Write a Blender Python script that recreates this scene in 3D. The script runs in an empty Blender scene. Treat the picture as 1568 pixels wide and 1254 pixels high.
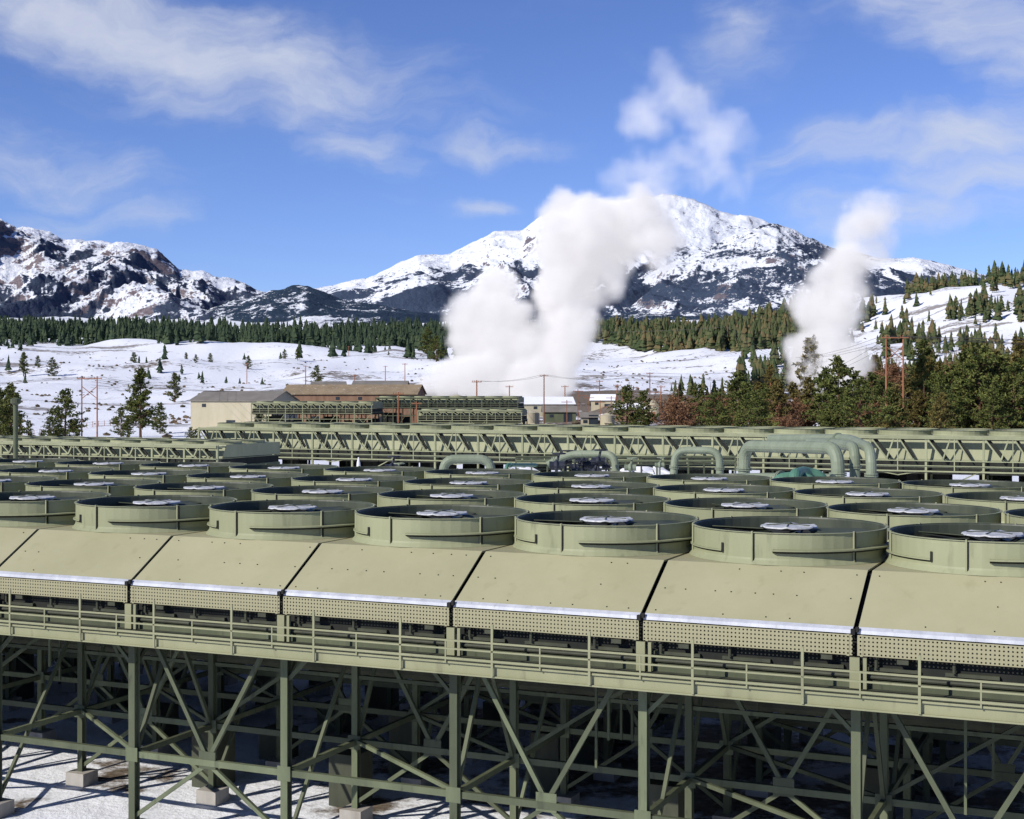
import bpy, math, random
import numpy as np
from mathutils import Vector, noise, Matrix
random.seed(7); np.random.seed(7)
scene=bpy.context.scene
F=2200.0; CX=784.0; HY=600.0; CZ=16.0
TH=math.radians(23.8); cT,sT=math.cos(TH),math.sin(TH)
def W(px,py,y): return Vector(((px-CX)/F*y, y, CZ+(HY-py)/F*y))
def sm(a,b,x):
    t=min(1,max(0,(x-a)/(b-a))); return t*t*(3-2*t)
def interp(x,pts):
    if x<=pts[0][0]: return pts[0][1]
    for i in range(1,len(pts)):
        if x<=pts[i][0]:
            a,b=pts[i-1],pts[i]; return a[1]+(b[1]-a[1])*(x-a[0])/(b[0]-a[0])
    return pts[-1][1]
# ------------------------------------------------------------ materials
def newmat(name):
    m=bpy.data.materials.new(name); m.use_nodes=True
    nt=m.node_tree; return m,nt,nt.nodes,nt.links,nt.nodes['Principled BSDF']
def ramp(N,stops,interp='LINEAR'):
    r=N.new('ShaderNodeValToRGB'); r.color_ramp.interpolation=interp
    e=r.color_ramp.elements
    e[0].position,e[0].color=stops[0][0],(*stops[0][1],1)
    e[1].position,e[1].color=stops[-1][0],(*stops[-1][1],1)
    for p,c in stops[1:-1]:
        x=e.new(p); x.color=(*c,1)
    return r
def paint(name,c1,c2,rough=0.6,scale=0.6,metal=0.0,streak=True,dirt=None,isl=0.0):
    m,nt,N,L,B=newmat(name)
    tc=N.new('ShaderNodeTexCoord'); mp=N.new('ShaderNodeMapping')
    mp.inputs['Scale'].default_value=(1,1,0.25 if streak else 1)
    n=N.new('ShaderNodeTexNoise'); n.inputs['Scale'].default_value=scale; n.inputs['Detail'].default_value=5; n.inputs['Roughness'].default_value=0.65
    L.new(tc.outputs['Object'],mp.inputs['Vector']); L.new(mp.outputs[0],n.inputs['Vector'])
    st=[(0.3,c1),(0.7,c2)]
    r=ramp(N,st); L.new(n.outputs['Fac'],r.inputs[0])
    out=r.outputs[0]
    if dirt:
        n2=N.new('ShaderNodeTexNoise'); n2.inputs['Scale'].default_value=scale*5; n2.inputs['Detail'].default_value=6
        L.new(mp.outputs[0],n2.inputs['Vector'])
        r2=ramp(N,[(0.60,(0,0,0)),(0.78,(.8,.8,.8))]); L.new(n2.outputs['Fac'],r2.inputs[0])
        mx=N.new('ShaderNodeMixRGB'); mx.inputs[2].default_value=(*dirt,1); L.new(r2.outputs[0],mx.inputs[0]); L.new(out,mx.inputs[1]); out=mx.outputs[0]
    if isl:
        g=N.new('ShaderNodeNewGeometry'); mr=N.new('ShaderNodeMapRange'); L.new(g.outputs['Random Per Island'],mr.inputs[0]); mr.inputs[3].default_value=1-isl; mr.inputs[4].default_value=1+isl*.4
        vm=N.new('ShaderNodeVectorMath'); vm.operation='SCALE'; L.new(out,vm.inputs[0]); L.new(mr.outputs[0],vm.inputs['Scale']); out=vm.outputs[0]
    L.new(out,B.inputs['Base Color'])
    B.inputs['Roughness'].default_value=rough; B.inputs['Metallic'].default_value=metal
    B.inputs['Specular IOR Level'].default_value=0.35
    return m
M_hood=paint('olive_panel_paint',(0.315,0.302,0.178),(0.36,0.345,0.212),0.6,0.35,dirt=(0.285,0.27,0.155),isl=.09)
M_stack=paint('olive_stack_paint',(0.235,0.25,0.145),(0.305,0.318,0.19),0.6,0.5,dirt=(0.15,0.16,0.09),isl=.14)
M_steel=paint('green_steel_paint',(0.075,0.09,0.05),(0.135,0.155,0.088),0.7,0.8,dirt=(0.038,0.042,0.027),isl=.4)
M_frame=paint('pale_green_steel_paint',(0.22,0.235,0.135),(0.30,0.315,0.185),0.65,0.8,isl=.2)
M_beam=paint('olive_beam_paint',(0.225,0.232,0.132),(0.285,0.287,0.17),0.6,0.5,dirt=(0.15,0.15,0.088))
M_dark=paint('dark_parts_and_shade',(0.010,0.012,0.010),(0.024,0.026,0.021),0.9,1.0)  # dark parts, also the painted shade strips and discs
M_gap=paint('dark_gap',(0.01,0.01,0.01),(0.02,0.02,0.018),0.9,1.0)
M_hdr=paint('header_paint',(0.032,0.036,0.024),(0.07,0.076,0.048),0.7,1.0)
M_galv=paint('galvanised_strip',(0.36,0.38,0.42),(0.56,0.58,0.62),0.5,1.5,metal=0.1,dirt=(0.28,0.27,0.24))
M_white=paint('fan_disc_metal',(0.30,0.31,0.32),(0.60,0.61,0.62),0.5,5,dirt=(0.15,0.15,0.14))
M_blade=paint('fan_blade_and_stack_shade',(0.04,0.05,0.035),(0.08,0.09,0.06),0.5,1)  # blades, also the inner stack walls as painted shade
M_conc=paint('concrete',(0.26,0.24,0.21),(0.40,0.38,0.34),0.9,1.5)
M_pipe=paint('pipe_green_grey',(0.17,0.205,0.14),(0.24,0.275,0.195),0.55,0.8,dirt=(0.1,0.12,0.08))
M_teal=paint('pipe_teal',(0.06,0.16,0.11),(0.10,0.22,0.15),0.45,0.8)
M_wood=paint('pole_wood',(0.22,0.085,0.04),(0.34,0.15,0.08),0.85,1.5)
M_black=paint('black_valve',(0.01,0.012,0.02),(0.03,0.035,0.05),0.5,1)
M_tan=paint('tan_siding',(0.40,0.36,0.24),(0.48,0.43,0.31),0.7,0.5)
M_brownroof=paint('brown_roof',(0.20,0.15,0.09),(0.30,0.23,0.14),0.8,0.3,dirt=(0.6,0.6,0.62))
M_rust=paint('rusty_siding',(0.16,0.09,0.055),(0.27,0.16,0.10),0.8,0.6)
M_greyroof=paint('grey_roof',(0.16,0.145,0.12),(0.24,0.22,0.19),0.7,0.3)
M_glass=paint('window_glass',(0.02,0.025,0.03),(0.04,0.05,0.06),0.2,1)
M_bark=paint('bark',(0.09,0.05,0.03),(0.16,0.09,0.055),0.95,4)
M_wire=paint('wire',(0.03,0.03,0.03),(0.06,0.05,0.05),0.6,1)
M_whitep=paint('white_paint',(0.6,0.6,0.6),(0.75,0.75,0.75),0.5,1)

def foliage(name,cols,scale=0.8):
    m,nt,N,L,B=newmat(name)
    g=N.new('ShaderNodeNewGeometry')
    n=N.new('ShaderNodeTexNoise'); n.inputs['Scale'].default_value=scale; n.inputs['Detail'].default_value=3
    L.new(g.outputs['Position'],n.inputs['Vector'])
    add=N.new('ShaderNodeMath'); add.operation='MULTIPLY_ADD'; add.inputs[1].default_value=0.45; 
    L.new(g.outputs['Random Per Island'],add.inputs[0]); 
    s=N.new('ShaderNodeMath'); s.operation='MULTIPLY'; s.inputs[1].default_value=0.75; L.new(n.outputs['Fac'],s.inputs[0]); L.new(s.outputs[0],add.inputs[2])
    k=len(cols); r=ramp(N,[(0.2+0.7*i/(k-1),c) for i,c in enumerate(cols)])
    L.new(add.outputs[0],r.inputs[0]); L.new(r.outputs[0],B.inputs['Base Color'])
    B.inputs['Roughness'].default_value=0.85; B.inputs['Specular IOR Level'].default_value=0.15
    return m
M_pine=foliage('pine_foliage',[(0.025,0.040,0.012),(0.06,0.082,0.022),(0.11,0.128,0.034),(0.17,0.172,0.05)],0.5)
M_olive=foliage('pine_foliage_olive',[(0.05,0.05,0.018),(0.12,0.105,0.032),(0.20,0.155,0.05)],0.5)
M_brown=foliage('bare_brush_brown',[(0.08,0.042,0.022),(0.19,0.10,0.052),(0.30,0.17,0.095)],0.5)
M_far=foliage('distant_pine_foliage',[(0.018,0.032,0.022),(0.032,0.052,0.028),(0.055,0.075,0.036)],0.02)
M_mid=foliage('mid_pine_foliage',[(0.022,0.038,0.018),(0.045,0.065,0.026),(0.08,0.09,0.038),(0.14,0.10,0.048)],0.02)
M_sage=foliage('sagebrush_foliage',[(0.05,0.04,0.025),(0.10,0.08,0.05),(0.17,0.13,0.08)],0.3)

# perforated
M_perf,nt,N,L,B=newmat('perforated_sheet')
tc=N.new('ShaderNodeTexCoord'); mp=N.new('ShaderNodeVectorMath'); mp.operation='MULTIPLY'; mp.inputs[1].default_value=(8.5,0,8.5)
fr=N.new('ShaderNodeVectorMath'); fr.operation='FRACTION'
sb=N.new('ShaderNodeVectorMath'); sb.operation='SUBTRACT'; sb.inputs[1].default_value=(0.5,0,0.5)
ln=N.new('ShaderNodeVectorMath'); ln.operation='LENGTH'
gt=N.new('ShaderNodeMath'); gt.operation='GREATER_THAN'; gt.inputs[1].default_value=0.22
L.new(tc.outputs['Object'],mp.inputs[0]); L.new(mp.outputs[0],fr.inputs[0]); L.new(fr.outputs[0],sb.inputs[0]); L.new(sb.outputs[0],ln.inputs[0]); L.new(ln.outputs['Value'],gt.inputs[0])
L.new(gt.outputs[0],B.inputs['Alpha']); B.inputs['Base Color'].default_value=(0.30,0.285,0.17,1); B.inputs['Roughness'].default_value=0.6

# ------------------------------------------------------------ mesh builder
class MB:
    def __init__(s): s.v=[]; s.f=[]; s.mi=[]
    def add(s,vs,fs,m=0):
        o=len(s.v); s.v+= [tuple(v) for v in vs]
        for f in fs: s.f.append(tuple(i+o for i in f)); s.mi.append(m)
    def box(s,a,b,m=0):
        (x0,y0,z0),(x1,y1,z1)=a,b
        s.add([(x0,y0,z0),(x1,y0,z0),(x1,y1,z0),(x0,y1,z0),(x0,y0,z1),(x1,y0,z1),(x1,y1,z1),(x0,y1,z1)],
              [(0,3,2,1),(4,5,6,7),(0,1,5,4),(1,2,6,5),(2,3,7,6),(3,0,4,7)],m)
    def beam(s,p,q,w,h=None,m=0):
        h=h or w; p=Vector(p); q=Vector(q); d=(q-p).normalized()
        up=Vector((0,0,1)) if abs(d.z)<0.98 else Vector((0,1,0))
        r=d.cross(up).normalized(); u=r.cross(d)
        r*=w/2; u*=h/2
        s.add([p-r-u,p+r-u,p+r+u,p-r+u,q-r-u,q+r-u,q+r+u,q-r+u],
              [(0,3,2,1),(4,5,6,7),(0,1,5,4),(1,2,6,5),(2,3,7,6),(3,0,4,7)],m)
    def ibeam(s,p,q,w,m=0):
        p=Vector(p); q=Vector(q); d=(q-p).normalized()
        up=Vector((0,0,1)) if abs(d.z)<0.9 else Vector((0,1,0))
        r=d.cross(up).normalized(); u=r.cross(d); t=w*0.09
        for (cr,cu,a,b) in ((0,w/2,w/2,t/2+.003),(0,-w/2,w/2,t/2+.003),(0,0,t/2,w/2-t/2-.004)):
            c=r*cr+u*cu; A=r*a; Bv=u*b
            s.add([p+c-A-Bv,p+c+A-Bv,p+c+A+Bv,p+c-A+Bv,q+c-A-Bv,q+c+A-Bv,q+c+A+Bv,q+c-A+Bv],
              [(0,3,2,1),(4,5,6,7),(0,1,5,4),(1,2,6,5),(2,3,7,6),(3,0,4,7)],m)
    def ring(s,c,prof,n=48,m=0,a0=0,a1=2*math.pi):
        full=abs(a1-a0-2*math.pi)<1e-6; k=n if full else n+1
        vs=[];fs=[]
        for (r,z) in prof:
            for i in range(k):
                a=a0+(a1-a0)*i/n; vs.append((c[0]+r*math.cos(a),c[1]+r*math.sin(a),c[2]+z))
        for j in range(len(prof)-1):
            for i in range(n):
                i2=(i+1)%k; fs.append((j*k+i,j*k+i2,(j+1)*k+i2,(j+1)*k+i))
        s.add(vs,fs,m)
    def tube(s,path,r,n=12,m=0,caps=True,fil=0):
        P=[Vector(p) for p in path]
        if fil:
            Q=[P[0]]
            for i in range(1,len(P)-1):
                a,b,c=P[i-1],P[i],P[i+1]; d1=(a-b); d2=(c-b); f=min(fil,d1.length*.49,d2.length*.49)
                s1=b+d1.normalized()*f; s2=b+d2.normalized()*f
                for k in range(7):
                    t=k/6; Q.append(s1*(1-t)**2+b*2*t*(1-t)+s2*t*t)
            Q.append(P[-1]); P=Q
        rr=r if isinstance(r,(list,tuple)) else [r]*len(P)
        d=(P[1]-P[0]).normalized(); u=d.orthogonal().normalized()
        vs=[];fs=[]
        for i,p in enumerate(P):
            if i==0: dd=P[1]-P[0]
            elif i==len(P)-1: dd=P[-1]-P[-2]
            else: dd=P[i+1]-P[i-1]
            dd.normalize(); u=(u-dd*u.dot(dd)).normalized(); w=dd.cross(u)
            for k in range(n):
                a=2*math.pi*k/n; vs.append(p+(u*math.cos(a)+w*math.sin(a))*rr[i])
        for i in range(len(P)-1):
            for k in range(n):
                k2=(k+1)%n; fs.append((i*n+k,i*n+k2,(i+1)*n+k2,(i+1)*n+k))
        if caps: fs.append(tuple(range(n-1,-1,-1))); fs.append(tuple((len(P)-1)*n+k for k in range(n)))
        s.add(vs,fs,m)
    def obj(s,name,mats,parent=None,smooth=False,mname=None):
        me=bpy.data.meshes.new(mname or name); me.from_pydata(s.v,[],s.f)
        if not isinstance(mats,(list,tuple)): mats=[mats]
        for m in mats: me.materials.append(m)
        if len(mats)>1: me.polygons.foreach_set('material_index',s.mi)
        if smooth: me.polygons.foreach_set('use_smooth',[True]*len(s.f))
        me.update()
        o=bpy.data.objects.new(name,me); scene.collection.objects.link(o)
        if parent: o.parent=parent
        return o
def empty(name,loc=(0,0,0),rz=0):
    e=bpy.data.objects.new(name,None); e.location=loc; e.rotation_euler=(0,0,rz); e.empty_display_size=1
    scene.collection.objects.link(e); return e

# ------------------------------------------------------------ terrain
prof=[(0,0.0),(60,0.0),(110,5.2),(350,5.5),(500,7),(700,13),(1000,25),(1400,45),(1900,72),(2500,107),(3500,165),(4500,225),(6500,330)]
def hgt(x,y):
    r=math.hypot(x,y)
    base=interp(r,prof)
    v=x*sT+(y-45.4)*cT
    if r<160:
        base=5.5*sm(40,56,v)
    nz=noise.fractal(Vector((x/260,y/260,3.1)),1.0,2.0,5)
    base+= nz*min(1,max(0,(r-260)/900))*17
    base+= noise.noise(Vector((x/70,y/70,2)))*4.2*sm(300,800,r)
    base+= noise.noise(Vector((x/30,y/30,7)))*1.1*sm(200,500,r)
    base+= noise.noise(Vector((x/5,y/5,1)))*0.12*sm(20,30,r)
    if y>0:
        dx=(x-620)/330; dy=(y-1480)/420
        base+=78*math.exp(-(dx*dx+dy*dy))*(1+.25*noise.noise(Vector((x/120,y/120,4))))
        dx=(x-75)/120; dy=(y-880)/130
        base+=11*math.exp(-(dx*dx+dy*dy))
        dx=(x+230)/160; dy=(y-1450)/170
        base+=15*math.exp(-(dx*dx+dy*dy))
        dx=(x-52)/22; dy=(y-480)/22
        base+=6.5*math.exp(-(dx*dx+dy*dy)**2)
    return base
angs=[]
a=-180.0
while a<180:
    angs.append(a); a+= 0.22 if -24<=a<24 else 3.0
rings=[2*(6500/2)**(i/300) for i in range(301)]
vs=[(0,0,0)];fs=[]
for r in rings:
    for a in angs:
        t=math.radians(a); x=r*math.sin(t); y=r*math.cos(t); vs.append((x,y,hgt(x,y)))
k=len(angs)
for i in range(k): fs.append((0,1+(i+1)%k,1+i))
for j in range(len(rings)-1):
    for i in range(k):
        i2=(i+1)%k; fs.append((1+j*k+i,1+j*k+i2,1+(j+1)*k+i2,1+(j+1)*k+i))
me=bpy.data.meshes.new('ground'); me.from_pydata(vs,[],fs); me.polygons.foreach_set('use_smooth',[True]*len(fs))
g_ob=bpy.data.objects.new('ground',me); scene.collection.objects.link(g_ob)
m,nt,N,L,B=newmat('snow_ground')
geo=N.new('ShaderNodeNewGeometry')
sx=N.new('ShaderNodeSeparateXYZ'); L.new(geo.outputs['Position'],sx.inputs[0])
def nz(scale,detail=6,rough=0.6,vec=None):
    n=N.new('ShaderNodeTexNoise'); n.inputs['Scale'].default_value=scale; n.inputs['Detail'].default_value=detail; n.inputs['Roughness'].default_value=rough
    L.new(vec or geo.outputs['Position'],n.inputs['Vector']); return n.outputs['Fac']
def mth(op,a,b=None,c=None):
    n=N.new('ShaderNodeMath'); n.operation=op
    for i,x in enumerate((a,b,c)):
        if x is None: continue
        if isinstance(x,(int,float)): n.inputs[i].default_value=x
        else: L.new(x,n.inputs[i])
    return n.outputs[0]
def mrange(x,a,b,c=0,d=1,smooth=True):
    n=N.new('ShaderNodeMapRange'); n.interpolation_type='SMOOTHSTEP' if smooth else 'LINEAR'
    L.new(x,n.inputs[0])
    for i,vv in enumerate((a,b,c,d)): n.inputs[1+i].default_value=vv
    return n.outputs[0]
big=nz(0.012,7,0.6); fine=nz(0.22,8,0.7); vf=nz(2.0,4,0.7)
plant=mth('MULTIPLY',mrange(sx.outputs['Y'],240,330),mrange(sx.outputs['Y'],560,1050,1,0))
plant=mth('MULTIPLY',plant,mrange(sx.outputs['X'],-90,-30))
bias=mth('ADD',mth('MULTIPLY',plant,0.13),mrange(sx.outputs['Y'],62,100,0.085,0.0))
s1=mth('ADD',mth('ADD',mth('MULTIPLY',big,0.6),mth('MULTIPLY',fine,0.4)),bias)
bare=mrange(s1,0.565,0.61)
spk=mth('MULTIPLY',mrange(fine,0.60,0.69),mrange(big,0.45,0.57))
bare=mth('MAXIMUM',bare,mth('MULTIPLY',spk,0.85))
sv=N.new('ShaderNodeVectorMath'); sv.operation='MULTIPLY'; sv.inputs[1].default_value=(0.006,0.022,0.0); L.new(geo.outputs['Position'],sv.inputs[0])
stn=nz(1.0,7,0.65,sv.outputs[0])
strip_=mth('MULTIPLY',mrange(mth('ADD',mth('MULTIPLY',stn,0.7),mth('MULTIPLY',fine,0.3)),0.552,0.59),mrange(sx.outputs['Y'],180,260))
bare=mth('MAXIMUM',bare,mth('MULTIPLY',strip_,0.8))
rd=ramp(N,[(0.3,(0.06,0.045,0.03)),(0.5,(0.14,0.11,0.08)),(0.7,(0.24,0.2,0.16))]); L.new(vf,rd.inputs[0])
mx=N.new('ShaderNodeMixRGB'); mx.inputs[1].default_value=(0.80,0.82,0.86,1); L.new(rd.outputs[0],mx.inputs[2]); L.new(bare,mx.inputs[0])
L.new(mx.outputs[0],B.inputs['Base Color']); B.inputs['Roughness'].default_value=0.8; B.inputs['Specular IOR Level'].default_value=0.2
bp=N.new('ShaderNodeBump'); bp.inputs['Strength'].default_value=0.5; bp.inputs['Distance'].default_value=0.8; L.new(fine,bp.inputs['Height']); L.new(bp.outputs[0],B.inputs['Normal'])
me.materials.append(m)

# ------------------------------------------------------------ mountains
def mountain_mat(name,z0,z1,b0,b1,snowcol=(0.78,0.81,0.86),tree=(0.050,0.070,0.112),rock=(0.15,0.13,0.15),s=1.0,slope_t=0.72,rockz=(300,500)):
    global N,L,B,geo
    m,nt,N,L,B=newmat(name); geo=N.new('ShaderNodeNewGeometry')
    sx=N.new('ShaderNodeSeparateXYZ'); L.new(geo.outputs['Position'],sx.inputs[0])
    nn=N.new('ShaderNodeSeparateXYZ'); L.new(geo.outputs['Normal'],nn.inputs[0])
    sc=N.new('ShaderNodeVectorMath'); sc.operation='MULTIPLY'; sc.inputs[1].default_value=(1,0.45,1.6); L.new(geo.outputs['Position'],sc.inputs[0]); P=sc.outputs[0]
    b=nz(0.0022*s,5,0.6,P); f=nz(0.011*s,7,0.72,P); ff=nz(0.045*s,4,0.75,P)
    slope=mth('ADD',nn.outputs['Z'],mth('MULTIPLY',mth('SUBTRACT',f,0.5),0.9))
    slope=mth('ADD',slope,mth('MULTIPLY',mth('SUBTRACT',ff,0.5),0.6))
    rockm=mrange(slope,slope_t-0.07,slope_t+0.02,1,0)
    t=mth('ADD',mth('ADD',mth('MULTIPLY',b,0.9),mth('MULTIPLY',f,0.7)),mth('MULTIPLY',ff,0.5))
    t=mth('ADD',t,mrange(sx.outputs['Z'],z0,z1,b0,b1,False))
    t=mth('ADD',t,mth('MULTIPLY',nn.outputs['X'],0.20))
    tm=mrange(t,1.04,1.085)
    rc=ramp(N,[(0.3,tuple(c*0.6 for c in rock)),(0.7,tuple(c*1.5 for c in rock))]); L.new(ff,rc.inputs[0])
    m1=N.new('ShaderNodeMixRGB'); m1.inputs[1].default_value=(*snowcol,1); L.new(rc.outputs[0],m1.inputs[2]); L.new(rockm,m1.inputs[0])
    m2=N.new('ShaderNodeMixRGB'); L.new(m1.outputs[0],m2.inputs[1]); m2.inputs[2].default_value=(*tree,1); L.new(tm,m2.inputs[0])  # forest colour is blued, painting distance haze into the material
    L.new(m2.outputs[0],B.inputs['Base Color']); B.inputs['Roughness'].default_value=0.9; B.inputs['Specular IOR Level'].default_value=0.05
    bp=N.new('ShaderNodeBump'); bp.inputs['Strength'].default_value=0.8; bp.inputs['Distance'].default_value=40; L.new(f,bp.inputs['Height']); L.new(bp.outputs[0],B.inputs['Normal'])
    return m
def mountain(name,crest,Yc,Yn,zn,mat,px0,px1,nx=520,ny=120,seed=0,amp=0.22,pw=1.15,jag=0.02,fs_=900,cliff=None):
    vs=[];fs=[]
    for j in range(ny+14):
        t=j/ny
        Y=Yn+(Yc-Yn)*t
        for i in range(nx+1):
            px=px0+(px1-px0)*i/nx
            a=(px-CX)/F; X=a*Y
            zc=CZ+(HY-interp(px,crest))/F*Yc
            wx=X+noise.noise(Vector((X/700,Y/700,seed)))*350; wy=Y*0.55
            rn=noise.ridged_multi_fractal(Vector((wx/fs_+seed,wy/fs_,seed)),0.9,2.15,8,0.95,2.0)-1.15
            fn=noise.fractal(Vector((X/170,Y/170,seed)),0.7,2.1,5)
            rel=zc-zn
            if t<=1:
                h=t**pw
                if cliff:
                    c=cliff(px); tt=.86+.05*noise.noise(Vector((X/220,0,seed)))
                    h2=sm(tt,tt+.045,t)*.12+min(1,t/tt)*.82+max(0,t-tt)/(1-tt)*.06
                    h=h*(1-c)+h2*c
                h=zn+rel*h
            else: h=zn+rel*(1-(t-1)*2.5)
            env=max(0,math.sin(math.pi*min(1,t)))**0.6
            h+= rn*amp*rel*env + fn*jag*rel*(0.4+min(t,1)*.6)
            vs.append((X,Y,h))
    k=nx+1
    for j in range(ny+13):
        for i in range(nx): fs.append((j*k+i,j*k+i+1,(j+1)*k+i+1,(j+1)*k+i))
    me=bpy.data.meshes.new(name); me.from_pydata(vs,[],fs); me.polygons.foreach_set('use_smooth',[True]*len(fs)); me.materials.append(mat)
    o=bpy.data.objects.new(name,me); scene.collection.objects.link(o); return o
A=[(300,475),(430,452),(500,438),(560,426),(600,408),(640,391),(690,388),(720,372),(755,356),(800,353),(822,335),(850,318),(875,308),(905,304),(950,305),(1000,301),(1020,298),(1050,303),(1085,314),(1100,322),(1120,327),(1150,330),(1175,340),(1220,360),(1290,383),(1350,396),(1410,395),(1440,402),(1500,420),(1600,440)]
mountain('snowy_mountain',A,11000,7200,330,mountain_mat('mountain_snow',600,1350,0.10,-0.30,slope_t=.70),290,1750,nx=600,seed=3.3,amp=0.22,jag=0.018,pw=1.05,fs_=1300)
Bc=[(-250,290),(-100,312),(0,334),(25,348),(60,350),(100,367),(140,368),(200,373),(240,384),(258,400),(275,413),(310,414),(335,422),(375,432),(392,445),(440,452),(520,480)]
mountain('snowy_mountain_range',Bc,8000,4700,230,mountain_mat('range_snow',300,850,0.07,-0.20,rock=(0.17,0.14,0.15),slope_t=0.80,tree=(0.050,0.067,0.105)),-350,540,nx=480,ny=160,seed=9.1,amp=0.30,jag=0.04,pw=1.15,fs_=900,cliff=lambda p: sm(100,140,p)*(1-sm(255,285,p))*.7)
Cc=[(860,490),(900,462),(960,432),(1050,393),(1100,372),(1150,350),(1190,340),(1230,358),(1280,380),(1340,420),(1420,445),(1500,470)]
mountain('snowy_peak',Cc,9000,6300,330,mountain_mat('peak_snow',500,1150,0.10,-0.07,s=1.3,slope_t=.70),850,1510,nx=380,seed=5.7,amp=0.22,jag=0.03,pw=1.05,fs_=850)
Dc=[(-300,470),(0,496),(200,500),(280,490),(330,470),(420,446),(470,438),(520,458),(600,470),(700,488),(760,484),(850,486),(950,480),(1100,486),(1300,478),(1700,466)]
mountain('forested_foothills',Dc,6000,4300,205,mountain_mat('foothill_forest',250,480,0.08,0.13,s=1.6,tree=(0.034,0.055,0.086)),-450,1800,nx=640,ny=70,seed=2.2,amp=0.22,jag=0.06,pw=1.0,fs_=700)  # bluish forest colour has the distance haze painted in

# ------------------------------------------------------------ front condenser bank
S=6.42; U0=4.3
bank=empty('air_cooled_condenser',(0,45.4,0),-TH)
joints=[U0+S*k for k in range(-11,5)]
uL,uR=joints[0],joints[-1]
ZE,ZT,ZR=9.17,10.62,11.62
hood=MB(); gap=MB(); strip=MB(); perf=MB(); bolts=MB()
for i in range(len(joints)-1):
    a,b=joints[i]+0.07,joints[i+1]-0.07
    th=0.06; jz=random.uniform(-.02,.02)
    hood.add([(a,0,ZE),(b,0,ZE+jz*.5),(b,2.47,ZT),(a,2.47,ZT),(a,0,ZE-th),(b,0,ZE-th),(b,2.47,ZT-th),(a,2.47,ZT-th)],
             [(0,1,2,3),(4,7,6,5),(0,4,5,1),(1,5,6,2),(3,2,6,7),(0,3,7,4)])
    hood.box((a,2.472,ZT-0.06),(b,34,ZT))
    hood.add([(a,34.004,ZT),(b,34.004,ZT),(b,36.5,ZE),(a,36.5,ZE)],[(0,1,2,3)])
    strip.add([(a,-0.03,ZE-0.08),(b,-0.03,ZE-0.08),(b,-0.012,ZE+0.02),(a,-0.012,ZE+0.02),(b,0.12,ZE+0.100),(a,0.12,ZE+0.100)],[(0,1,2,3),(3,2,4,5)])
    perf.add([(a,-0.05,ZE-0.70),(b,-0.05,ZE-0.70),(b,-0.05,ZE-0.11),(a,-0.05,ZE-0.11)],[(0,1,2,3)])
    for uu in (a+0.12,b-0.12):
        perf.box((uu-0.04,-0.06,ZE-0.72),(uu+0.04,-0.052,ZE-0.1))
    for q in range(9):
        uu=a+(b-a)*(q+0.5)/9+random.uniform(-.15,.15)
        for tt in (0.12,0.5,0.9):
            if random.random()<0.4:
                y=2.47*tt; z=ZE+(ZT-ZE)*tt; bolts.box((uu-.016,y-.016,z+.0),(uu+.016,y+.016,z+.03))
for j in joints:
    gap.add([(j-0.069,0.02,ZE-0.25),(j+0.069,0.02,ZE-0.25),(j+0.069,2.5,ZT-0.2),(j-0.069,2.5,ZT-0.2)],[(0,1,2,3)])
    gap.box((j-0.068,2.5,ZT-0.3),(j+0.068,33.9,ZT-0.12))
    gap.box((j-0.10,-0.16,ZE-0.10),(j+0.02,-0.01,ZE+0.06)); gap.box((j+0.03,-0.12,ZE-0.02),(j+0.12,-0.01,ZE+0.12))
hood.obj('hood_panels',M_hood,bank); gap.obj('panel_gaps',M_gap,bank); strip.obj('eave_flashing',M_galv,bank)
perf.obj('perforated_screen',M_perf,bank); bolts.obj('bolts',M_dark,bank)
bd=MB()
bd.box((uL,0.35,7.6),(uR,0.5,ZE-0.12)); bd.box((uL,0.5,7.85),(uR,35.5,7.98))
bd.box((uL,35.5,7.85),(uR,35.7,ZE)); bd.box((uL-.1,0.3,7.9),(uL,35.5,ZT-.1)); bd.box((uR,0.3,7.9),(uR+.1,35.5,ZT-.1))
bd.obj('tube_bundle_and_strut_shadows',M_dark,bank)
hd=MB()
for j in joints[:-1]:
    for q in range(3):
        c=j+S*(q+0.5)/3
        hd.box((c-0.75,0.22,8.02),(c+0.7,0.34,8.12)); 
        hd.tube([(c-0.5,0.15,8.5),(c-0.5,0.15,8.12)],0.05,8)
        if q!=1: hd.box((c+0.1,-0.02,8.30),(c+0.42,0.34,8.43))
    hd.tube([(j,0.12,7.86),(j+S,0.12,7.86)],0.06,8)
hd.obj('bundle_headers',M_hdr,bank)
wk=MB(); rl=MB()
VF=-1.0
wk.box((uL,VF-0.02,7.18),(uR,VF+0.05,7.50)); wk.box((uL,VF-0.10,7.49),(uR,VF+0.12,7.55)); wk.box((uL,VF-0.10,7.14),(uR,VF+0.12,7.19))
wk.obj('walkway_beam',M_beam,bank)
wk=MB()
wk.box((uL,VF+0.13,7.48),(uR,0.3,7.52))
wk.obj('walkway_grating',M_hdr,bank)
wk=MB()
for j in joints:
    wk.beam((j,VF+0.1,7.3),(j,3,7.3),0.16,0.36)
    wk.box((j-0.14,-0.10,7.54),(j+0.14,0.0,8.42))
    wk.box((j+0.24,-0.10,7.54),(j+0.34,0.0,8.42))
wk.obj('walkway_brackets',M_beam,bank)
for j in joints[:-1]:
    for q in range(2):
        u=j+1.95+q*S/2
        rl.beam((u,VF-0.14,7.2),(u,VF-0.14,8.80),0.075,0.05)
        u2=u+S/4
        rl.beam((u2,VF-0.14,7.5),(u2,VF-0.14,8.22),0.045,0.04)
for z,t in ((8.22,0.055),(7.96,0.05),(7.66,0.07)):
    rl.beam((uL,VF-0.14,z),(uR,VF-0.14,z),t,t)
rl.obj('handrail',M_beam,bank)
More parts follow.
